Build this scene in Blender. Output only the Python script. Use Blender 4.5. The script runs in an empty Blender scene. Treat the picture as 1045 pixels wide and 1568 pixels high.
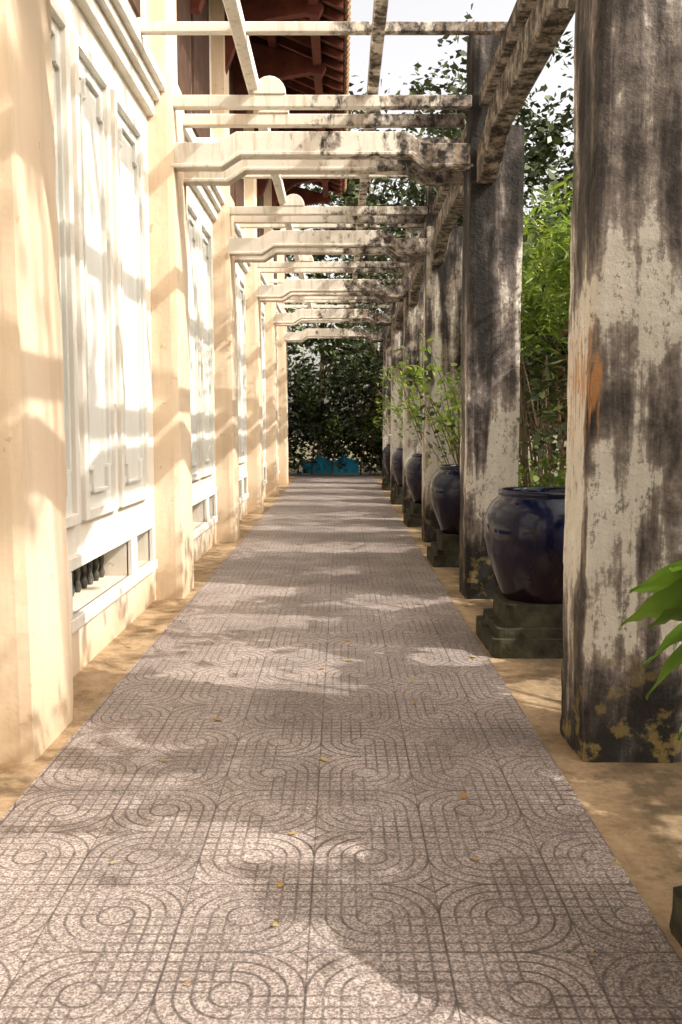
import bpy, math, random
import numpy as np
from mathutils import Vector, noise as mnoise
random.seed(7); rng=np.random.default_rng(7)
scene=bpy.context.scene
R=math.radians

# ---------------- helpers ----------------
class MB:
    def __init__(s): s.v=[]; s.f=[]
    def add(s,vs,fs):
        o=len(s.v); s.v+=[tuple(v) for v in vs]; s.f+=[tuple(i+o for i in f) for f in fs]
    def box(s,x0,x1,y0,y1,z0,z1):
        s.add([(x0,y0,z0),(x1,y0,z0),(x1,y1,z0),(x0,y1,z0),(x0,y0,z1),(x1,y0,z1),(x1,y1,z1),(x0,y1,z1)],
              [(0,3,2,1),(4,5,6,7),(0,1,5,4),(1,2,6,5),(2,3,7,6),(3,0,4,7)])
    def prismY(s,prof,y0,y1):
        n=len(prof)
        s.add([(x,y0,z) for x,z in prof]+[(x,y1,z) for x,z in prof],
              [tuple(range(n)),tuple(range(2*n-1,n-1,-1))]+[(i,i+n,(i+1)%n+n,(i+1)%n)[::1] for i in range(n)])
    def prismX(s,prof,x0,x1):
        n=len(prof)
        s.add([(x0,y,z) for y,z in prof]+[(x1,y,z) for y,z in prof],
              [tuple(range(n-1,-1,-1)),tuple(range(n,2*n))]+[(i,(i+1)%n,(i+1)%n+n,i+n) for i in range(n)])
    def tube(s,pts,rads,seg=8):
        pts=[Vector(p) for p in pts]; o=len(s.v); n=len(pts)
        for i,p in enumerate(pts):
            d=(pts[min(i+1,n-1)]-pts[max(i-1,0)]).normalized()
            a=d.cross(Vector((0,1,0.13))).normalized(); b=d.cross(a).normalized()
            for k in range(seg):
                t=2*math.pi*k/seg; q=p+(a*math.cos(t)+b*math.sin(t))*rads[i]; s.v.append(tuple(q))
        for i in range(n-1):
            for k in range(seg):
                k2=(k+1)%seg
                s.f.append((o+i*seg+k,o+i*seg+k2,o+(i+1)*seg+k2,o+(i+1)*seg+k))
        s.f.append(tuple(o+k for k in range(seg))); s.f.append(tuple(o+(n-1)*seg+k for k in range(seg)))
    def lathe(s,cx,cy,prof,seg=48):
        o=len(s.v); n=len(prof)
        for r,z in prof:
            for k in range(seg):
                t=2*math.pi*k/seg; s.v.append((cx+r*math.cos(t),cy+r*math.sin(t),z))
        for i in range(n-1):
            for k in range(seg):
                k2=(k+1)%seg
                s.f.append((o+i*seg+k,o+i*seg+k2,o+(i+1)*seg+k2,o+(i+1)*seg+k))
        s.f.append(tuple(o+(n-1)*seg+k for k in range(seg)))
    def obj(s,name,mat,parent=None,bevel=0,smooth=False,fix=True):
        me=bpy.data.meshes.new(name); me.from_pydata(s.v,[],s.f); me.update()
        if fix:
            import bmesh
            b=bmesh.new(); b.from_mesh(me); bmesh.ops.recalc_face_normals(b,faces=b.faces); b.to_mesh(me); b.free()
        ob=bpy.data.objects.new(name,me); scene.collection.objects.link(ob)
        if mat: me.materials.append(mat)
        if parent: ob.parent=parent
        if smooth:
            for p in me.polygons: p.use_smooth=True
        if bevel:
            m=ob.modifiers.new('bev','BEVEL'); m.width=bevel; m.segments=1; m.limit_method='ANGLE'
        return ob
def empty(name):
    e=bpy.data.objects.new(name,None); scene.collection.objects.link(e); return e

def worn_box(mb,x0,x1,y0,y1,z0,z1,st=0.08,amp=0.008,seed=0):
    def grid(n0,n1,fn):
        o=len(mb.v)
        for i in range(n0+1):
            for j in range(n1+1):
                p=Vector(fn(i/n0,j/n1))
                ex=min(abs(p.x-x0),abs(p.x-x1)); ey=min(abs(p.y-y0),abs(p.y-y1))
                edge = 1.0 if (ex<0.03 and ey<0.03) else 0.0
                c=Vector(((x0+x1)/2,(y0+y1)/2,p.z))
                nn=mnoise.noise(Vector((p.x*3,p.y*3,p.z*2.2+seed*7)))*amp+mnoise.noise(p*11+Vector((seed,0,0)))*amp*0.6
                d=(p-c); d.z=0
                q=p+d.normalized()*nn
                if edge: q=q-d.normalized()*(0.010+max(0,mnoise.noise(Vector((p.z*5,seed*3.1,p.x))))*0.03)
                mb.v.append(tuple(q))
        for i in range(n0):
            for j in range(n1):
                a=o+i*(n1+1)+j; mb.f.append((a,a+n1+1,a+n1+2,a+1))
    nz=max(2,int((z1-z0)/st)); nx=max(2,int((x1-x0)/0.05)); ny=max(2,int((y1-y0)/0.05))
    grid(nx,nz,lambda a,b:(x0+(x1-x0)*a,y0,z0+(z1-z0)*b))
    grid(nx,nz,lambda a,b:(x1-(x1-x0)*a,y1,z0+(z1-z0)*b))
    grid(ny,nz,lambda a,b:(x1,y0+(y1-y0)*a,z0+(z1-z0)*b))
    grid(ny,nz,lambda a,b:(x0,y1-(y1-y0)*a,z0+(z1-z0)*b))
    grid(nx,ny,lambda a,b:(x0+(x1-x0)*a,y0+(y1-y0)*b,z1))

# ---------------- node helper ----------------
class NT:
    def __init__(s,name):
        s.m=bpy.data.materials.new(name); s.m.use_nodes=True; s.t=s.m.node_tree; s.n=s.t.nodes; s.l=s.t.links
        s.n.clear(); s.out=s.n.new('ShaderNodeOutputMaterial'); s.p=s.n.new('ShaderNodeBsdfPrincipled')
        s.l.new(s.p.outputs[0],s.out.inputs[0]); s.geo=s.n.new('ShaderNodeNewGeometry')
        s.p.inputs['Roughness'].default_value=0.85
        s.p.inputs['Specular IOR Level'].default_value=0.2
    def lk(s,a,b):
        if isinstance(a,(int,float)): b.default_value=a
        elif isinstance(a,tuple): b.default_value=(a+(1,))[:4] if len(b.default_value)==4 else a
        else: s.l.new(a,b)
    def math(s,op,a,b=0.0,c=0.0,clamp=False):
        n=s.n.new('ShaderNodeMath'); n.operation=op; n.use_clamp=clamp
        s.lk(a,n.inputs[0]); s.lk(b,n.inputs[1]); s.lk(c,n.inputs[2]); return n.outputs[0]
    def sep(s):
        n=s.n.new('ShaderNodeSeparateXYZ'); s.l.new(s.geo.outputs['Position'],n.inputs[0]); return n.outputs
    def mapped(s,scale,loc=(0,0,0)):
        n=s.n.new('ShaderNodeMapping'); s.l.new(s.geo.outputs['Position'],n.inputs[0])
        n.inputs['Scale'].default_value=scale; n.inputs['Location'].default_value=loc; return n.outputs[0]
    def noise(s,scale,detail=4,rough=0.6,vec=None,dist=0.0):
        n=s.n.new('ShaderNodeTexNoise'); s.l.new(vec or s.geo.outputs['Position'],n.inputs['Vector'])
        n.inputs['Scale'].default_value=scale; n.inputs['Detail'].default_value=detail; n.inputs['Roughness'].default_value=rough
        n.inputs['Distortion'].default_value=dist; return n.outputs[0]
    def ramp(s,fac,stops,interp='LINEAR'):
        n=s.n.new('ShaderNodeValToRGB'); s.l.new(fac,n.inputs[0]); cr=n.color_ramp; cr.interpolation=interp
        while len(cr.elements)<len(stops): cr.elements.new(0.5)
        for e,(p,c) in zip(cr.elements,stops):
            e.position=p; e.color=(c,c,c,1) if isinstance(c,(int,float)) else tuple(c)+(1,)
        return n.outputs[0]
    def mix(s,f,a,b,mode='MIX'):
        n=s.n.new('ShaderNodeMix'); n.data_type='RGBA'; n.blend_type=mode
        s.lk(f,n.inputs[0]); s.lk(a,n.inputs[6]); s.lk(b,n.inputs[7]); return n.outputs[2]
    def bump(s,h,strength=0.3,dist=0.01):
        n=s.n.new('ShaderNodeBump'); n.inputs['Strength'].default_value=strength; n.inputs['Distance'].default_value=dist
        s.l.new(h,n.inputs['Height']); s.l.new(n.outputs[0],s.p.inputs['Normal'])
    def color(s,c): s.lk(c,s.p.inputs['Base Color'])

def mat_plaster(name,base,dark,stain=0.5,low=(0.5,0.33,0.16),chips=True):
    t=NT(name); n1=t.noise(1.6,3,0.6); ns=t.noise(1.0,3,0.6,vec=t.mapped((6,6,0.5)))
    f=t.ramp(n1,[(0.35,0.0),(0.75,1.0)])
    c=t.mix(t.math('MULTIPLY',f,stain),base,dark)
    c=t.mix(t.math('MULTIPLY',t.ramp(ns,[(0.50,0.0),(0.72,1.0)]),stain*0.7),c,tuple(x*0.72 for x in dark))
    z=t.sep()[2]
    zz=t.math('ADD',z,t.math('MULTIPLY',t.math('SUBTRACT',n1,0.5),0.9))
    lowf=t.ramp(t.math('DIVIDE',zz,0.6),[(0.0,1.0),(0.6,0.35),(1.0,0.0)])
    c=t.mix(t.math('MULTIPLY',lowf,0.7),c,low)
    if chips:
        cn=t.noise(6,3,0.6)
        chip=t.math('MULTIPLY',t.ramp(cn,[(0.68,0.0),(0.69,1.0)]),0.7)
        c=t.mix(chip,c,(0.50,0.36,0.21))
    t.color(c)
    t.bump(t.noise(14,2,0.7),0.35,0.010); return t.m
M_wall=mat_plaster('wall_plaster',(0.78,0.74,0.66),(0.68,0.62,0.50),0.6)
M_trim=mat_plaster('trim_plaster',(0.77,0.745,0.68),(0.67,0.63,0.54),0.55,low=(0.64,0.57,0.46),chips=False)
M_pil=mat_plaster('pilaster_plaster',(0.755,0.62,0.465),(0.70,0.53,0.36),0.7,low=(0.48,0.35,0.22))
M_shut=mat_plaster('shutter_paint',(0.72,0.72,0.675),(0.64,0.64,0.585),0.5,low=(0.6,0.6,0.5),chips=False)

def mat_column(name,bias=0.0,seed=0.0,tone=(0.22,0.18,0.16),rust=0.0):
    t=NT(name)
    st=t.noise(1.0,5,0.62,vec=t.mapped((5.0,5.0,0.45),(seed,seed*2,seed)),dist=0.35)
    pt=t.noise(1.0,5,0.62,vec=t.mapped((3.4,3.4,2.0),(seed,0,seed)),dist=0.2)
    fn=t.noise(34,3,0.72)
    x,y,z=t.sep()
    m=t.math('ADD',t.math('MULTIPLY',t.math('SUBTRACT',st,0.5),1.35),t.math('MULTIPLY',t.math('SUBTRACT',pt,0.5),1.1))
    m=t.math('ADD',m,t.math('MULTIPLY',t.math('SUBTRACT',fn,0.5),0.20))
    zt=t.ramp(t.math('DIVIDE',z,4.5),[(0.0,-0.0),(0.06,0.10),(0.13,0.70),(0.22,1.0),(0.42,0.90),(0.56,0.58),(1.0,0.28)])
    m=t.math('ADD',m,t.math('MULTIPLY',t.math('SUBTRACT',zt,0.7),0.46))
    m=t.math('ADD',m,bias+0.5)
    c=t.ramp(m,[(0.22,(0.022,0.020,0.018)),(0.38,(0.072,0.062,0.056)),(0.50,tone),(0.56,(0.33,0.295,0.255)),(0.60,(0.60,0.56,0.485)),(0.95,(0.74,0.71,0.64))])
    if rust>0:
        og=t.noise(1.0,4,0.7,vec=t.mapped((22,22,2.6),(seed*3+4,1,2)),dist=0.4)
        ex=t.math('SUBTRACT',1.0,t.math('MULTIPLY',t.math('ABSOLUTE',t.math('SUBTRACT',x,1.105)),16.0),clamp=True)
        ez=t.math('SUBTRACT',1.0,t.math('MULTIPLY',t.math('ABSOLUTE',t.math('SUBTRACT',z,1.72)),1.7),clamp=True)
        of=t.ramp(t.math('ADD',og,t.math('MULTIPLY',t.math('MULTIPLY',ex,ez),0.32)),[(0.66,0.0),(0.76,1.0)])
        of=t.math('MULTIPLY',of,t.math('GREATER_THAN',ex,0.02))
        c=t.mix(t.math('MULTIPLY',of,rust),c,(0.46,0.22,0.08))
    mo=t.math('MULTIPLY',t.ramp(t.noise(8,4,0.65),[(0.53,0.0),(0.60,1.0)]),t.ramp(z,[(0.1,0.9),(0.8,0.0)]))
    c=t.mix(t.math('MULTIPLY',mo,0.55),c,(0.32,0.24,0.08))
    sp=t.ramp(t.noise(24,4,0.8,vec=t.mapped((1,1,0.6))),[(0.56,0.0),(0.61,1.0)])
    sp=t.math('MULTIPLY',sp,t.ramp(pt,[(0.42,0.0),(0.6,1.0)]))
    c=t.mix(t.math('MULTIPLY',sp,0.65),c,(0.07,0.060,0.05))
    t.color(c); t.bump(t.noise(30,3,0.75),0.8,0.010)
    t.p.inputs['Roughness'].default_value=0.8
    return t.m
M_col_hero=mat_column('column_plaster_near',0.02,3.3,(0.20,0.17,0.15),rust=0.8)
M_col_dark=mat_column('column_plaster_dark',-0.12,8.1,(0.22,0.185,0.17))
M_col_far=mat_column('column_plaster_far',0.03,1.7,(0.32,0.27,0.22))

def mat_beam(name):
    t=NT(name); x,y,z=t.sep()
    n=t.noise(2.6,3,0.65); n2=t.noise(1,4,0.7,vec=t.mapped((7,7,4),(0,0,0))); fn=t.noise(9,4,0.72)
    m=t.math('ADD',t.math('MULTIPLY',x,0.40),t.math('MULTIPLY',t.math('SUBTRACT',n,0.5),1.0))
    m=t.math('ADD',m,t.math('MULTIPLY',t.math('SUBTRACT',n2,0.5),1.6))
    f=t.ramp(m,[(0.00,0.0),(0.09,0.5),(0.20,1.0)])
    c=t.mix(f,t.mix(n,(0.77,0.73,0.65),(0.64,0.57,0.47)),t.mix(t.ramp(fn,[(0.44,0.0),(0.64,1.0)]),(0.04,0.034,0.030),(0.36,0.31,0.26)))
    ds=t.ramp(t.noise(1,3,0.7,vec=t.mapped((14,14,1.2))),[(0.52,0.0),(0.70,1.0)])
    c=t.mix(t.math('MULTIPLY',ds,0.5),c,(0.36,0.25,0.15))
    t.color(c); t.bump(t.noise(22,2,0.7),0.25,0.008); return t.m
M_beam=mat_beam('beam_plaster')

def simple(name,c1,c2,scale=6,rough=0.8,bump=0.3,spec=0.2):
    t=NT(name); n=t.noise(scale,3,0.65); t.color(t.ramp(n,[(0.3,c1),(0.7,c2)]))
    if bump>0: t.bump(t.noise(scale*4,2,0.7),bump,0.01)
    t.p.inputs['Roughness'].default_value=rough
    t.p.inputs['Specular IOR Level'].default_value=spec; return t.m
M_red=simple('red_timber',(0.08,0.026,0.02),(0.17,0.05,0.03),4,bump=0)
M_soffit=simple('dark_soffit',(0.03,0.018,0.015),(0.06,0.035,0.025),5,bump=0)
M_tile=simple('roof_tile_clay',(0.20,0.12,0.065),(0.38,0.24,0.12),7,bump=0)
M_dark=simple('dark_void',(0.010,0.009,0.008),(0.02,0.018,0.016),5,bump=0)
M_frame=simple('window_timber',(0.05,0.028,0.02),(0.10,0.055,0.035),5,bump=0)
M_glass=simple('vent_grille',(0.03,0.03,0.026),(0.15,0.14,0.115),12,0.5,bump=0)
M_bark=simple('bark',(0.09,0.065,0.045),(0.22,0.165,0.115),9,0.9,0)
M_plinth=simple('mossy_stone',(0.012,0.012,0.009),(0.07,0.066,0.04),6,0.9,0.8)
M_tarp=simple('blue_tarp_cloth',(0.015,0.20,0.38),(0.03,0.36,0.60),3,0.6,bump=0)
M_soil=simple('soil',(0.03,0.022,0.015),(0.08,0.06,0.04),14,0.95,0)

def mat_ground():
    t=NT('garden_soil'); n=t.noise(2.2,4,0.65); f=t.noise(35,3,0.7)
    c=t.ramp(n,[(0.3,(0.06,0.05,0.028)),(0.5,(0.12,0.10,0.055)),(0.7,(0.07,0.10,0.03))])
    t.color(t.mix(0.35,c,t.ramp(f,[(0.3,(0.03,0.03,0.018)),(0.7,(0.24,0.19,0.11))]))); return t.m
M_ground=mat_ground()
def mat_ochre():
    t=NT('ochre_concrete'); n=t.noise(2.4,5,0.72,dist=0.4); n3=t.noise(7,4,0.7); f=t.noise(40,3,0.7); x,y,z=t.sep()
    c=t.ramp(t.math('ADD',t.math('MULTIPLY',n,0.6),t.math('MULTIPLY',n3,0.4)),[(0.36,(0.14,0.10,0.058)),(0.46,(0.36,0.25,0.145)),(0.56,(0.50,0.36,0.215)),(0.70,(0.57,0.46,0.33))])
    d2=t.math('MULTIPLY',t.math('SUBTRACT',x,1.02),4.5,clamp=True)  # darkens away from the path: damp, plus garden shade put into the colour
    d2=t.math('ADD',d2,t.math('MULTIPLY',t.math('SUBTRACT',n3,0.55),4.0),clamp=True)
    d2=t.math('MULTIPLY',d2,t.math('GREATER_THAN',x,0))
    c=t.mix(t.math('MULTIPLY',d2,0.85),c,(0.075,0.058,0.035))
    t.color(t.mix(t.math('MULTIPLY',f,0.5),c,(0.17,0.12,0.075))); t.bump(t.noise(22,3,0.7),0.6,0.012); return t.m
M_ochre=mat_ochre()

def mat_paving():
    t=NT('patterned_paving'); x,y,z=t.sep(); S=0.40; X0=-0.095; Y0=2.31-0.2+0.055
    u=t.math('DIVIDE',t.math('SUBTRACT',x,X0),S); v=t.math('DIVIDE',t.math('SUBTRACT',y,Y0),S)
    iu=t.math('FLOOR',u); iv=t.math('FLOOR',v)
    fu=t.math('SUBTRACT',t.math('FRACT',u),0.5); fv=t.math('SUBTRACT',t.math('FRACT',v),0.5)
    par=t.math('MODULO',t.math('ADD',t.math('ADD',iu,iv),200),2)
    sg=t.math('SUBTRACT',t.math('MULTIPLY',par,2),1)
    q=t.math('GREATER_THAN',t.math('MULTIPLY',t.math('MULTIPLY',fu,fv),sg),0)
    au=t.math('ABSOLUTE',fu); av=t.math('ABSOLUTE',fv)
    r=t.math('SQRT',t.math('ADD',t.math('MULTIPLY',fu,fu),t.math('MULTIPLY',fv,fv)))
    SP=0.12; W=0.090
    def groove(d,lo=0.10):
        k=t.math('DIVIDE',t.math('SUBTRACT',d,0.14),SP)
        a=t.math('ABSOLUTE',t.math('SUBTRACT',t.math('FRACT',t.math('ADD',k,0.5)),0.5))
        g=t.math('SUBTRACT',1.0,t.math('DIVIDE',t.math('SUBTRACT',a,W*0.6),W*0.8),clamp=True)
        return t.math('MULTIPLY',g,t.math('GREATER_THAN',d,lo)) if lo>0 else g
    ga=groove(r); gg=t.math('MAXIMUM',groove(au,-1.0),groove(av,-1.0))
    gc=t.math('MAXIMUM',t.math('MULTIPLY',q,ga),t.math('MULTIPLY',t.math('SUBTRACT',1.0,q),t.math('MULTIPLY',gg,0.85)))
    inside=t.math('GREATER_THAN',r,0.15)
    ringm=t.math('MULTIPLY',ga,t.math('LESS_THAN',r,0.18))
    g=t.math('MAXIMUM',t.math('MULTIPLY',gc,inside),ringm)
    j=t.math('MAXIMUM',au,av); joint=t.math('GREATER_THAN',j,0.494)
    wn=t.noise(1.3,4,0.65); w2=t.noise(6,3,0.6)
    gd=t.math('MULTIPLY',g,t.ramp(t.math('ADD',t.math('MULTIPLY',wn,0.55),t.math('MULTIPLY',w2,0.45)),[(0.42,1.0),(0.60,0.38)]))
    cell=t.n.new('ShaderNodeTexWhiteNoise'); cell.noise_dimensions='2D'
    cv=t.n.new('ShaderNodeCombineXYZ'); t.lk(iu,cv.inputs[0]); t.lk(iv,cv.inputs[1]); t.l.new(cv.outputs[0],cell.inputs['Vector'])
    tv=t.ramp(cell.outputs[0],[(0.0,0.80),(1.0,1.0)])
    sp=t.noise(130,2,0.75)
    base=t.ramp(sp,[(0.36,(0.17,0.138,0.130)),(0.50,(0.36,0.305,0.285)),(0.61,(0.66,0.60,0.56))])
    base=t.mix(1.0,base,tv,'MULTIPLY')
    dirt=t.ramp(t.noise(1.1,4,0.7,dist=0.3),[(0.35,(0.66,0.615,0.59)),(0.6,(1.0,0.97,0.95))])
    base=t.mix(1.0,base,dirt,'MULTIPLY')
    c=t.mix(t.math('MULTIPLY',gd,0.86),base,(0.05,0.038,0.034))
    c=t.mix(t.math('MULTIPLY',joint,0.6),c,(0.04,0.030,0.026))
    t.color(c)
    t.bump(t.noise(90,1,0.6),0.25,0.004)
    t.lk(t.ramp(wn,[(0.3,0.42),(0.7,0.66)]),t.p.inputs['Roughness']); t.p.inputs['Specular IOR Level'].default_value=0.4
    return t.m
M_pave=mat_paving()

def mat_jar():
    t=NT('cobalt_glaze'); x,y,z=t.sep(); s=t.noise(1,3,0.6,vec=t.mapped((9,9,1.5)))
    c=t.ramp(s,[(0.35,(0.002,0.003,0.011)),(0.55,(0.003,0.006,0.032)),(0.7,(0.010,0.010,0.022))])
    c=t.mix(t.ramp(t.math('ADD',z,t.math('MULTIPLY',s,0.2)),[(0.60,0.8),(1.0,0.0)]),c,(0.016,0.007,0.009))
    t.color(c); t.p.inputs['Roughness'].default_value=0.13; t.p.inputs['Specular IOR Level'].default_value=0.35
    return t.m
M_jar=mat_jar()

def mat_leaf(name,c1,c2,c3,trans=0.3,rough=0.45):
    t=NT(name); rnd=t.geo.outputs['Random Per Island']
    c=t.ramp(rnd,[(0.0,c1),(0.55,c2),(1.0,c3)])
    t.color(c); t.p.inputs['Roughness'].default_value=rough; t.p.inputs['Specular IOR Level'].default_value=0.35
    if trans>0:
        tr=t.n.new('ShaderNodeBsdfTranslucent'); t.lk(t.mix(1.0,c,(1.6,1.7,0.7),'MULTIPLY'),tr.inputs[0])
        mx=t.n.new('ShaderNodeMixShader'); mx.inputs[0].default_value=trans
        t.l.new(t.p.outputs[0],mx.inputs[1]); t.l.new(tr.outputs[0],mx.inputs[2]); t.l.new(mx.outputs[0],t.out.inputs[0])
    return t.m
L_dark=mat_leaf('leaf_dark',(0.016,0.026,0.009),(0.036,0.054,0.015),(0.08,0.10,0.028),0.0)
L_mid=mat_leaf('leaf_mid',(0.035,0.055,0.014),(0.07,0.105,0.024),(0.14,0.17,0.04),0.0)
L_light=mat_leaf('leaf_light',(0.10,0.16,0.035),(0.18,0.26,0.06),(0.32,0.37,0.11),0.4)
L_red=mat_leaf('leaf_rust',(0.15,0.07,0.03),(0.19,0.11,0.04),(0.11,0.13,0.035),0.0)
L_big=mat_leaf('leaf_glossy',(0.12,0.22,0.04),(0.15,0.26,0.05),(0.2,0.30,0.07),0.3,0.3)
L_dead=mat_leaf('leaf_fallen',(0.26,0.11,0.05),(0.40,0.24,0.07),(0.46,0.38,0.12),0.0,0.6)

# ---------------- sun ----------------
EL,AZ=42.0,20.0
S=np.array([math.cos(R(EL))*math.cos(R(AZ)),-math.cos(R(EL))*math.sin(R(AZ)),math.sin(R(EL))])
ld=bpy.data.lights.new('sun','SUN'); ld.energy=5.0; ld.angle=R(0.5); ld.color=(1.0,0.955,0.87)
lo=bpy.data.objects.new('sun',ld); scene.collection.objects.link(lo); lo.location=(10,-4,15)
lo.rotation_euler=Vector(-S).to_track_quat('-Z','Y').to_euler()
w=bpy.data.worlds.new('World'); scene.world=w; w.use_nodes=True
nt=w.node_tree; bg=nt.nodes['Background']; sk=nt.nodes.new('ShaderNodeTexSky'); sk.sky_type='NISHITA'; sk.sun_disc=False
sk.sun_elevation=R(EL); sk.sun_rotation=R(90+AZ); sk.dust_density=5.0; sk.air_density=1.0; sk.ozone_density=0.5
hs=nt.nodes.new('ShaderNodeHueSaturation'); hs.inputs['Saturation'].default_value=0.38; hs.inputs['Value'].default_value=2.5
mx=nt.nodes.new('ShaderNodeMix'); mx.data_type='RGBA'; mx.blend_type='MULTIPLY'; mx.inputs[0].default_value=1.0; mx.inputs[7].default_value=(1.09,1.0,0.90,1)
nt.links.new(sk.outputs[0],hs.inputs['Color']); nt.links.new(hs.outputs[0],mx.inputs[6]); nt.links.new(mx.outputs[2],bg.inputs[0]); bg.inputs[1].default_value=0.15

# ---------------- ground ----------------
g=MB(); g.add([(-150,-150,0),(150,-150,0),(150,150,0),(-150,150,0)],[(0,1,2,3)]); g.obj('ground',M_ground)
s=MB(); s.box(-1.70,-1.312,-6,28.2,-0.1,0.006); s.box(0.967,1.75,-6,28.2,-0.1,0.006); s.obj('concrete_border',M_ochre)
p=MB(); p.box(-1.31,0.965,-6,28.0,-0.1,0.012); p.obj('paved_path',M_pave)

# ---------------- building ----------------
B=empty('yellow_building')
WX=-1.62
PY=[-3.9+4.0*i for i in range(8)]
PD=0.66
wall=MB(); shut=MB(); trim=MB(); vent=MB(); void=MB(); upper=MB()
Y0,Y1=-4.0,28.0
vz0,vz1=0.38,0.66
wall.box(WX-0.25,WX,Y0,Y1,-0.1,vz0)
wall.box(WX-0.25,WX,Y0,Y1,vz1,7.9)
void.box(WX-0.5,WX-0.27,Y0,Y1,0.1,1.0)
edges=[]
for py in PY:
    b0=py+PD; b1=py+4.0
    if b1>28.2: b1=28.0
    if b0>27: continue
    for (a,bb) in ((b0+0.72,b0+2.32),(b0+2.50,b0+3.12)):
        if bb>Y1: continue
        edges.append((a,bb))
        fx0,fx1=WX-0.02,WX+0.03; fw=0.08
        trim.box(fx0,fx1,a-fw,bb+fw,vz1,vz1+fw)
        trim.box(fx0,fx1+0.015,a-fw-0.01,bb+fw+0.01,vz0-fw,vz0)
        trim.box(fx0,fx1,a-fw,a,vz0,vz1); trim.box(fx0,fx1,bb,bb+fw,vz0,vz1)
        n=int((bb-a)/0.15)
        for k in range(n):
            yy=a+(k+0.5)*(bb-a)/n
            vent.lathe(WX-0.19,yy,[(0.016,vz0),(0.028,vz0+0.04),(0.014,vz0+0.09),(0.024,vz0+0.14),(0.014,vz0+0.19),(0.028,vz0+0.24),(0.016,vz1)],10)
    bl=b1-b0
    if bl>3.0:
        for (a,bb) in ((b0+0.10,b0+0.90),(b0+1.02,b0+1.86),(b0+2.0,b0+2.92)):
            z0,z1=0.93,3.86; d=WX+0.0
            shut.box(d-0.01,d+0.008,a,bb,z0,z1)
            fw=0.07
            trim.box(d-0.01,d+0.045,a-0.002,a+fw,z0,z1); trim.box(d-0.01,d+0.045,bb-fw,bb+0.002,z0,z1)
            trim.box(d-0.01,d+0.047,a+fw,bb-fw,z1-fw,z1); trim.box(d-0.01,d+0.047,a+fw,bb-fw,z0,z0+fw)
            i0,i1=a+0.16,bb-0.16; k0,k1=z0+0.17,z1-0.17; t=0.026; c=0.075
            def yb(y0,y1,zz): shut.box(d-0.01,d+0.034,y0,y1,zz-t/2,zz+t/2)
            def zb(yy,z0_,z1_): shut.box(d-0.01,d+0.036,yy-t/2,yy+t/2,z0_,z1_)
            yb(i0+c,i1-c,k0); yb(i0+c,i1-c,k1)
            zb(i0,k0+c*2,k1-c*2); zb(i1,k0+c*2,k1-c*2)
            for (ya,sgn) in ((i0,1),(i1,-1)):
                for (za,sz) in ((k0,1),(k1,-1)):
                    zb(ya+sgn*c,min(za,za+sz*c*2),max(za,za+sz*c*2))
                    yb(min(ya-0.01,ya+sgn*c),max(ya,ya+sgn*c),za+sz*c*2)
                    shut.box(d-0.01,d+0.022,min(ya,ya+sgn*0.05),max(ya,ya+sgn*0.05),min(za,za+sz*0.05),max(za,za+sz*0.05))
    if bl>1.5:
        trim.box(WX-0.01,WX+0.16,b0+0.002,b1-0.002,4.30,4.38)
        trim.box(WX-0.01,WX+0.11,b0+0.002,b1-0.002,4.22,4.30-0.001)
        trim.box(WX-0.01,WX+0.06,b0+0.002,b1-0.002,4.10,4.22-0.001)
    upper.box(WX-0.01,WX+0.03,b0+0.3,b0+1.55,4.75,7.0)
    upper.box(WX-0.01,WX+0.03,b0+1.75,b0+3.0,4.75,7.0)
edges.sort(); cur=Y0
for a,bb in edges:
    wall.box(WX-0.249,WX-0.0005,cur,a,vz0,vz1); cur=bb
wall.box(WX-0.249,WX-0.0005,cur,Y1,vz0,vz1)
wall.box(-9,WX-0.25,Y1-0.25,Y1,-0.1,7.9); wall.box(-9,WX-0.25,Y0,Y0+0.25,-0.1,7.9)
wall.obj('wall',M_wall,B,0.004); trim.obj('mouldings',M_trim,B,0.006); shut.obj('shutters',M_shut,B,0.004)
vent.obj('vent_balusters',M_glass,B,smooth=True); void.obj('vent_interior',M_dark,B); upper.obj('upper_windows',M_frame,B)
pil=MB()
for i,py in enumerate(PY):
    worn_box(pil,WX-0.05,-1.385,py,py+PD,0,4.45,0.12,0.006,i+1)
    pil.box(WX-0.05,-1.44,py+0.06,py+PD-0.06,4.45,7.8)
for i in range(len(pil.v)):
    x,y,z=pil.v[i]
    if x>-1.5: x-=min(1,max(0,z/4.4))*0.025
    pil.v[i]=(x,y,z)
pil.obj('pilasters',M_pil,B)
rf=MB(); EX,EZ=0.05,6.9; WZ=7.6; ry0,ry1=-4.5,22.4
sl=(WZ-EZ)/(EX-WX)
rf.add([(EX,ry0,EZ),(EX,ry1,EZ),(-6,ry1,EZ+(EX+6)*sl),(-6,ry0,EZ+(EX+6)*sl)],[(0,1,2,3)])
rf.obj('soffit_boards',M_soffit,B)
ra=MB()
y=ry0+0.1
while y<ry1:
    ra.add([(EX-0.02,y,EZ-0.005),(EX-0.02,y+0.08,EZ-0.005),(WX,y+0.08,WZ-0.005),(WX,y,WZ-0.005),
            (EX-0.02,y,EZ-0.11),(EX-0.02,y+0.08,EZ-0.11),(WX,y+0.08,WZ-0.13),(WX,y,WZ-0.13)],
           [(0,1,2,3),(7,6,5,4),(0,4,5,1),(1,5,6,2),(2,6,7,3),(3,7,4,0)])
    y+=0.42
for xx in (-0.35,-1.0):
    zz=EZ+(EX-xx)*sl; ra.box(xx-0.06,xx+0.06,ry0,ry1,zz-0.28,zz-0.12)
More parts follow.
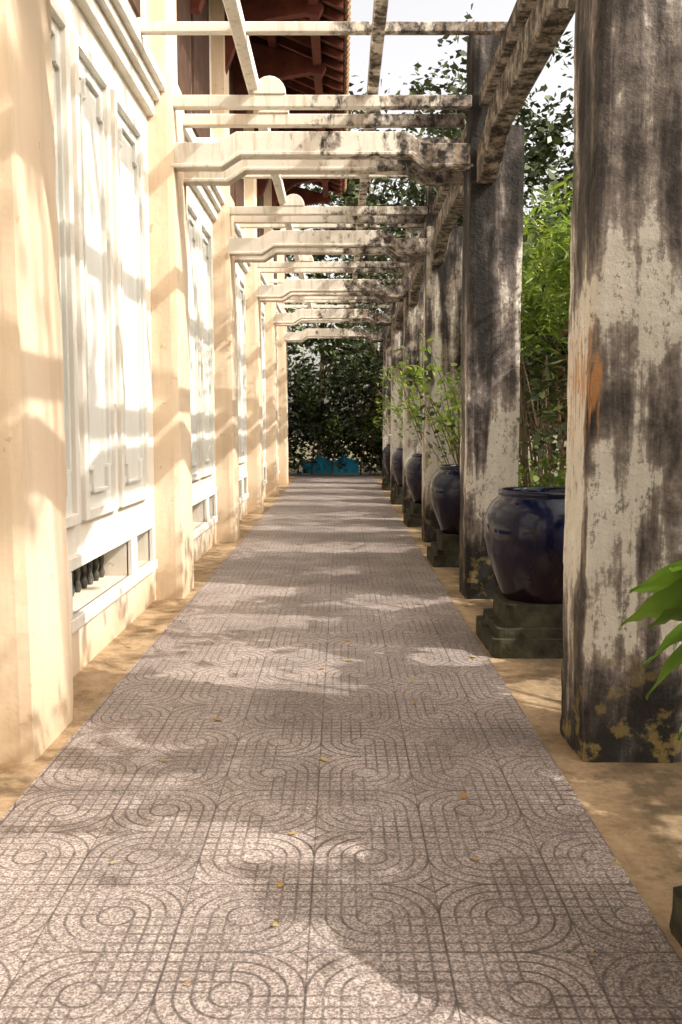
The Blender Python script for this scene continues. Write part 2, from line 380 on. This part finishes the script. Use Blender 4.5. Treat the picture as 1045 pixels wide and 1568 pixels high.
for k in range(14):
    py=ry0+0.8+k*2.0
    if py>ry1: break
    ra.prismY([(WX,5.9),(WX+0.12,5.9),(WX+0.3,6.35),(-0.95,6.62),(-0.45,6.70),(-0.28,6.66),(-0.22,6.78),(-0.3,6.86),(WX,7.2)],py,py+0.14)
ra.obj('rafters',M_red,B)
tl=MB(); y=ry0
while y<ry1:
    tl.tube([(EX+0.06,y,EZ+0.08),(-3,y,EZ+0.08+(EX+3)*sl)],[0.07,0.07],8); y+=0.2
tl.obj('roof_tiles',M_tile,B,smooth=False)

# ---------------- pergola ----------------
P=empty('pergola')
bm=MB()
def arch(yc,w=0.11):
    prof=[(-1.44,3.70),(-1.02,3.70),(-0.86,3.80),(0.60,3.80),(0.74,3.70),(1.12,3.70),(1.12,3.89),(0.70,3.89),(0.56,3.985),(-0.88,3.985),(-1.05,3.895),(-1.44,3.895)]
    bm.prismY(prof,yc,yc+w)
    prof2=[(-1.44,3.685),(-1.01,3.685),(-0.85,3.785),(0.59,3.785),(0.73,3.685),(1.12,3.685),(1.12,3.72),(0.745,3.72),(0.605,3.82),(-0.865,3.82),(-1.025,3.72),(-1.44,3.72)]
    bm.prismY(prof2,yc-0.018,yc+w+0.018)
for i,py in enumerate(PY):
    for yc in (py+0.02,py+0.50):
        arch(yc)
        bm.box(-1.44,1.10,yc+0.01,yc+0.10,4.185,4.285)
        pr=[(-0.60+0.14*math.cos(a),4.287+0.15*math.sin(a)) for a in [math.pi*k/10 for k in range(11)]]
        bm.prismY(pr,yc+0.0,yc+0.12)
    for sy in (-1.0,1.75):
        bm.box(-1.5,1.25,py+sy,py+sy+0.07,4.375,4.45)
    a=py+0.46; b=py+4.0
    pr=[(a,3.55),(a+0.22,3.55),(a+0.75,3.78),(b-0.75,3.78),(b-0.22,3.55),(b,3.55),(b,3.83),(b-0.22,3.85),(b-0.70,4.00),(a+0.70,4.00),(a+0.22,3.85),(a,3.83)]
    bm.prismX(pr,1.14,1.29)
    bm.box(1.15,1.27,a,b,4.18,4.30)
for rx in (-0.74,0.27):
    bm.box(rx-0.045,rx+0.045,-4.5,28,4.32,4.44)
bm.obj('beams',M_beam,P,0.008)

for i,py in enumerate(PY):
    c=MB()
    mat={2:M_col_hero,3:M_col_dark}.get(i,M_col_far if i>3 else M_col_dark)
    worn_box(c,1.085,1.545,py,py+0.46,0,4.03,0.05,0.010,i+3)
    worn_box(c,1.10,1.45,py+0.03,py+0.43,4.03,4.85,0.06,0.01,i+13)
    c.obj('weathered_column',mat,None,smooth=False)

# ---------------- jars ----------------
def jar(cy):
    cx=1.40
    pl=MB()
    worn_box(pl,0.99,1.80,cy-0.40,cy+0.40,0,0.13,0.05,0.012,cy)
    worn_box(pl,1.03,1.76,cy-0.36,cy+0.36,0.13,0.19,0.05,0.012,cy+1)
    worn_box(pl,1.09,1.70,cy-0.30,cy+0.30,0.19,0.34,0.05,0.01,cy+2)
    pl.obj('stone_plinth',M_plinth)
    j=MB()
    prof=[(0.27,0.341),(0.285,0.36),(0.305,0.42),(0.345,0.52),(0.385,0.64),(0.41,0.76),(0.413,0.86),(0.395,0.94),(0.36,1.00),(0.322,1.035),
          (0.312,1.045),(0.318,1.055),(0.322,1.068),(0.315,1.082),(0.30,1.088),(0.285,1.078),(0.278,1.05),(0.275,1.02)]
    j.lathe(cx,cy,prof,56)
    return j.obj('glazed_jar',M_jar,None,smooth=True)
JY=[2.33,6.40,10.35,14.35,18.35,22.35]
for cy in JY: jar(cy)
so=MB()
for cy in JY: so.lathe(1.40,cy,[(0.272,1.025),(0.15,1.04),(0.01,1.045)],20)
so.obj('jar_soil',M_soil)

# ---------------- foliage ----------------
GAPS=[(-0.62,5.85,0.60,0.34),(-0.35,5.25,0.35,0.18),(-1.0,4.95,0.3,0.25),(-1.0,8.45,0.45,0.36),(0.35,7.95,0.45,0.30),(-0.75,7.15,0.42,0.2),
      (-0.9,2.7,0.6,0.55),(-0.1,2.45,0.65,0.32),(0.45,2.85,0.35,0.15),(-0.5,3.25,0.55,0.18),(-1.1,3.75,0.35,0.25),(0.6,2.3,0.4,0.22),
      (-0.1,11.6,1.2,0.5),(-0.9,10.7,0.5,0.3),(0.75,6.0,0.22,0.2),(-0.5,9.75,0.6,0.30),
      (-0.3,13.6,1.3,0.35),(0.1,14.9,1.4,0.5),(-0.5,16.1,1.2,0.4),(0.0,18.2,1.5,0.6),(-0.4,19.7,1.4,0.5),(0.0,21.8,1.5,0.7),(-0.2,23.8,1.5,0.7),(0,26,1.5,1.0),
      (1.3,3.2,0.12,0.35),(1.1,5.2,0.15,0.25)]
def gapmask(p):
    t=p[:,2]/S[2]; fx=p[:,0]-t*S[0]; fy=p[:,1]-t*S[1]
    keep=np.ones(len(p),bool); rr=rng.random(len(p))
    for gx,gy,rx,ry in GAPS:
        wob=0.25*np.sin(fx*9+gy)+0.2*np.sin(fy*14+gx*5)
        e=0.10 if gy>4.5 else 0.05
        d=((fx-gx)/(rx+e))**2+((fy-gy)/(ry+e))**2+wob
        keep&=~((d<1)&(rr>0.01))
    tw=(p[:,0]-WX)/S[0]; hz=p[:,2]-tw*S[2]
    keep&=~((hz>0.35+0.3*np.sin((p[:,1]-tw*S[1])*2.3))&(hz<6)&(rr>0.10))
    # light reaching the understory between the columns
    tg=(p[:,0]-2.2)/S[0]; hg=p[:,2]-tg*S[2]; yg=p[:,1]-tg*S[1]
    lit=(tg>0.35)&(yg>7.4)&(yg<15)&(((hg>0.3)&(hg<1.35))|((hg>2.5)&(hg<3.6)))
    keep&=~(lit&(rr>0.2))
    return keep
def leaf_mesh(name,pts,L,mat,asp=0.5,up=0.5,hexa=False,droop=0.0):
    n=len(pts)
    if n==0: pts=np.array([[4.0,0,0.1]]); n=1
    d=rng.normal(size=(n,3)); d[:,2]=d[:,2]*0.6-droop; d/=np.linalg.norm(d,axis=1)[:,None]
    nn=rng.normal(size=(n,3))*(1-up)+np.array([0.3,0,1.0])*up*1.5
    s=np.cross(d,nn); s/=np.linalg.norm(s,axis=1)[:,None]+1e-9; up_=np.cross(s,d)
    l=(L*(0.6+0.8*rng.random(n)))[:,None]; wd=l*asp
    if hexa:
        V=np.stack([pts-d*l/2, pts-d*l*0.18+s*wd*0.48+up_*l*0.06, pts+d*l*0.2+s*wd*0.36+up_*l*0.05, pts+d*l/2-up_*l*0.06,
                    pts+d*l*0.2-s*wd*0.36+up_*l*0.05, pts-d*l*0.18-s*wd*0.48+up_*l*0.06],axis=1); k=6
    else:
        V=np.stack([pts-d*l/2,pts+s*wd/2+up_*l*0.08,pts+d*l/2,pts-s*wd/2+up_*l*0.08],axis=1); k=4
    me=bpy.data.meshes.new(name); me.vertices.add(n*k); me.vertices.foreach_set('co',V.reshape(-1).astype(np.float32))
    me.loops.add(n*k); me.loops.foreach_set('vertex_index',np.arange(n*k,dtype=np.int32))
    me.polygons.add(n); me.polygons.foreach_set('loop_start',np.arange(0,n*k,k,dtype=np.int32)); me.polygons.foreach_set('loop_total',np.full(n,k,dtype=np.int32))
    me.materials.append(mat); me.update(calc_edges=True); me.validate()
    ob=bpy.data.objects.new(name,me); scene.collection.objects.link(ob); return ob
def cloud(c,r,nclump,per,sig,shell=0.5):
    u=rng.normal(size=(nclump,3)); u/=np.linalg.norm(u,axis=1)[:,None]
    rad=(shell+(1-shell)*rng.random(nclump))**0.6 * (0.75+0.4*rng.random(nclump))
    cc=np.array(c)+u*rad[:,None]*np.array(r)
    pts=np.repeat(cc,per,axis=0)+rng.normal(size=(nclump*per,3))*sig*np.repeat(0.5+rng.random(nclump),per)[:,None]
    return pts[pts[:,2]>0.03], cc
def tree(name,base,crown,r,nclump,per,sig,L,mat,trunk_r=0.12,asp=0.5,hexa=False,gaps=True,shell=0.35):
    e=empty(name)
    pts,cc=cloud(crown,r,nclump,per,sig,shell)
    pts=pts[pts[:,0]>1.75] if base[0]>1.7 else pts
    if gaps: pts=pts[gapmask(pts)]
    o=leaf_mesh('crown',pts,L,mat,asp,0.4,hexa); o.parent=e
    t=MB(); b=Vector(base); c=Vector(crown); fork=b.lerp(c,0.55)+Vector((random.uniform(-.2,.2),random.uniform(-.2,.2),0))
    mid=b.lerp(fork,0.5)+Vector((random.uniform(-.12,.12),random.uniform(-.12,.12),0))
    t.tube([b,mid,fork,c+Vector((0,0,r[2]*0.4))],[trunk_r*1.25,trunk_r,trunk_r*0.75,trunk_r*0.15],9)
    for k in range(14):
        q=Vector(cc[k%len(cc)]); q.x=max(q.x,1.9) if base[0]>1.7 else q.x
        st=mid.lerp(c,random.uniform(0.35,1.0)); m=st.lerp(q,0.5)+Vector((0,0,0.15))
        t.tube([st,m,q],[trunk_r*0.38,trunk_r*0.22,trunk_r*0.06],6)
    t.obj('trunk',M_bark,e,smooth=True,fix=False); return e

for k,yy in enumerate(np.arange(-5.5,29,2.35)):
    x=3.4+random.uniform(-0.2,0.3)
    tree('garden_tree',(x+0.2,yy,0),(x,yy,2.9),(1.0,1.75,1.9),125,26,0.26,0.18,[L_mid,L_dark][k%2],0.07,0.55,shell=0.1)
for (x,yy,h,r) in [(6.5,9,6.2,2.4),(6.6,14,7.5,2.6),(6.2,19.5,8,2.8),(7,25,8,3),(10,13,8,3.5),(10,22,9,3.5),(5.5,30,8,3)]:
    tree('shade_tree',(x,yy,0),(x,yy,h*0.62),(r,r*1.1,h*0.42),110,28,0.34,0.30,L_dark,0.18,0.55,shell=0.3,gaps=True)
for (x,yy,h) in [(8.0,1.5,11.6),(8.0,9.5,12.0)]:
    tree('tall_tree',(x+1,yy,0),(x,yy,h),(2.0,2.2,1.5),20,36,0.24,0.20,L_dark,0.14,0.55,shell=0.2,gaps=False)
tree('tall_tree',(4.3,26,0),(3.9,25.5,8.2),(2.8,3.0,3.4),130,44,0.28,0.22,L_dark,0.2,0.55,gaps=False,shell=0.2)
tree('tall_tree',(1.6,34,0),(1.0,34,8.4),(4.4,3,5.0),230,40,0.36,0.24,L_dark,0.25,0.55,gaps=False,shell=0.1)
tree('shade_tree',(-0.6,32.5,0),(-0.6,32.5,4.4),(3.2,1.5,1.5),80,26,0.34,0.24,L_mid,0.15,0.55,gaps=False,shell=0.1)
h=np.column_stack([rng.uniform(-3.2,3.4,800),rng.uniform(28.7,30.2,800),rng.uniform(0.1,4.2,800)])
h=h[(h[:,2]<3.5+0.45*np.sin(h[:,0]*2.2)+0.35*np.sin(h[:,0]*5))]
pts=np.repeat(h,24,axis=0)+rng.normal(size=(len(h)*24,3))*0.17
pts=pts[(pts[:,2]>0.05)&(pts[:,1]>28.25)]
low=(pts[:,2]<0.75)&(pts[:,0]>-1.3)&(pts[:,0]<0.8)&(rng.random(len(pts))<0.42); pts=pts[~low]
leaf_mesh('end_hedge',pts,0.18,L_dark,0.55,0.4)
for (x,z,r) in [(-0.9,2.6,0.6),(0.6,3.0,0.7),(0.9,1.6,0.5),(-0.3,1.4,0.5)]:  # end hedge clumps; a lighter leaf colour stands in for lit foliage
    e=empty('hedge_lit_clump'); pp,cc=cloud((x,28.6,z),(r,0.25,r),14,26,0.13,0.2)
    o=leaf_mesh('leaves',pp[pp[:,1]>28.1],0.13,L_mid,0.5,0.5); o.parent=e
    t=MB()
    for k in range(4): t.tube([(x,29.0,0),(x+0.1,28.9,z*0.5),tuple(cc[k])],[0.03,0.02,0.006],6)
    t.obj('stems',M_bark,e,fix=False)
tb=MB()
for i in range(7):
    a=-1.2+i*0.25; tb.add([(a,29.0+0.04*(i%2),0.05),(a+0.25,29.0+0.04*((i+1)%2),0.05),(a+0.25,29.0+0.04*((i+1)%2),0.42+0.09*((i*2)%3)),(a,29.0+0.04*(i%2),0.42+0.09*((i*2-2)%3))],[(0,1,2,3)])
tb.obj('blue_tarp',M_tarp,fix=False)

def shrub(name,c,r,ncl,per,sig,L,mat,asp=0.5,gaps=True,hexa=True,stems=10):
    e=empty(name); pts,cc=cloud(c,r,ncl,per,sig,0.2)
    pts=pts[pts[:,0]>1.6]
    if gaps: pts=pts[gapmask(pts)]
    o=leaf_mesh('leaves',pts,L,mat,asp,0.45,hexa); o.parent=e
    t=MB()
    for k in range(stems):
        q=Vector(cc[k%len(cc)]); q.x=max(q.x,1.75); b=Vector((c[0]+random.uniform(-.15,.15)+0.1,c[1]+random.uniform(-.15,.15),0))
        t.tube([b,b.lerp(q,0.5)+Vector((0,0,0.1)),q],[0.02,0.013,0.004],6)
    t.obj('stems',M_bark,e,fix=False)
for yy in np.arange(7.2,27,1.9):
    shrub('fern_clump',(2.10+random.uniform(-.1,.3),yy,0.70),(0.5,0.75,0.62),26,28,0.11,0.14,L_light,0.3,gaps=(yy>10))
for k,yy in enumerate(np.arange(8.4,27,2.6)):
    shrub('garden_shrub',(2.25+random.uniform(-.1,.25),yy,1.9),(0.5,0.8,0.75),32,30,0.13,0.09,[L_red,L_mid][k%2],0.5)
for yy in (8.8,11.5,15.5):
    shrub('feathery_bamboo',(2.35,yy,3.05),(0.6,0.9,0.55),42,50,0.16,0.17,L_light,0.16,gaps=False)

for cy in JY[2:]+[8.3,12.0]:
    e=empty('potted_rose' if cy in JY else 'climbing_vine'); t=MB(); lp=[]
    zb=1.04 if cy in JY else 0.0
    for k in range(10 if cy in JY else 4):
        top=Vector((1.02+random.uniform(-0.25,0.5),cy-0.3+random.uniform(-.5,.5),random.uniform(1.5,2.6)))
        if cy==8.3: top.x=random.uniform(1.6,1.75); top.y=7.9
        b=Vector((1.4+random.uniform(-.1,.1),cy+random.uniform(-.1,.1),zb)) if cy in JY else Vector((1.75,cy-0.3,0))
        m=b.lerp(top,0.55)+Vector((random.uniform(-.1,.1),0,0.1))
        t.tube([b,m,top],[0.008,0.006,0.003],5)
        for q in range(11):
            f=random.uniform(0.3,1.0); c=(b.lerp(m,f*2) if f<0.5 else m.lerp(top,(f-0.5)*2)); lp+= [np.array(c)+rng.normal(size=3)*0.07 for _ in range(3)]
    o=leaf_mesh('leaves',np.array(lp),0.085,L_light if int(cy)%4 else L_mid,0.6,0.5,True); o.parent=e
    t.obj('stems',M_bark,e,fix=False)
cp=[]
for k in range(230):
    y=rng.uniform(9,28); x=rng.uniform(0.1,1.5); cp.append([x,y,4.45+rng.normal()*0.06])
cp=np.repeat(np.array(cp),10,axis=0); cp=cp+rng.normal(size=cp.shape)*np.array([0.12,0.16,0.07])
leaf_mesh('pergola_creeper',cp,0.10,L_dark,0.55,0.5)

# broad-leaf plant right foreground
e=empty('broadleaf_plant'); t=MB(); lv=MB()
base=Vector((1.66,3.0,0.0))
specs=[(0.905,2.9,1.05),(0.895,2.95,0.93),(0.95,2.85,0.72),(0.92,2.8,0.83),(1.0,2.8,1.14),(1.2,3.1,1.25),(1.35,2.7,1.2),(1.4,2.6,0.8),(1.02,2.75,0.62),(1.7,2.7,1.25),(1.0,3.0,0.9)]
for (tx,ty,tz) in specs:
    tip=Vector((tx,ty,tz)); st=Vector((1.45,3.0,0.86)).lerp(tip,0.30)+Vector((0,0,0.0))
    t.tube([base,base.lerp(st,0.6)+Vector((0.05,0,0.12)),st],[0.012,0.009,0.006],6)
    d=(tip-st); ln=d.length; d.normalize(); side=d.cross(Vector((0,1.1,1))).normalized(); nrm=side.cross(d)
    if nrm.z>0: nrm=-nrm
    o=len(lv.v); N=12
    for i in range(N+1):
        f=i/N; wv=(0.075+0.10*ln)*math.sin(math.pi*f**0.75)**0.75+0.002
        c=st+d*ln*f-Vector((0,0,0.06*ln*f*f*2.0))+Vector((0,0,0.05*math.sin(math.pi*f)))
        for kk in (-1,-0.5,0,0.5,1):
            lv.v.append(tuple(c+side*wv*kk-nrm*(abs(kk)*wv*0.30+0.007*math.sin(f*28+kk*2)*abs(kk))))
    for i in range(N):
        for j in range(4):
            a=o+i*5+j; lv.f.append((a,a+1,a+6,a+5))
o=lv.obj('leaves',L_big,e,smooth=True,fix=False); t.obj('stalks',M_bark,e,fix=False)

spots=[(-1.03,4.55),(-0.12,5.7),(0.95,3.1),(-0.2,2.95),(0.86,6.0),(0.72,2.55),(-0.42,2.4),(-1.33,5.7),(0.6,7.4),(-0.4,9.0),(-0.2,2.7),(-1.45,6.3),(-1.28,3.2),(0.5,3.7),(-0.8,4.1),(0.3,10.5)]
fp=np.array([[x,y,0.024] for i,(x,y) in enumerate(spots)])
ex=np.column_stack([rng.uniform(-1.6,1.1,40),rng.uniform(2.2,22,40),np.full(40,0.022)]); fp=np.vstack([fp,ex])
o=leaf_mesh('fallen_leaves',fp,0.055,L_dead,0.5,0.97,True)
for v in o.data.vertices: v.co.z=0.018+abs(v.co.z-0.022)*0.35

# ---------------- camera ----------------
cd=bpy.data.cameras.new('camera'); cam=bpy.data.objects.new('camera',cd); scene.collection.objects.link(cam)
cd.sensor_fit='VERTICAL'; cd.sensor_height=36; cd.lens=32.9; cd.clip_end=600
cam.location=(0,0,1.52); cam.rotation_euler=(R(90-5.26),0,0)
scene.camera=cam
scene.view_settings.view_transform='Standard'; scene.view_settings.look='None'; scene.view_settings.exposure=0
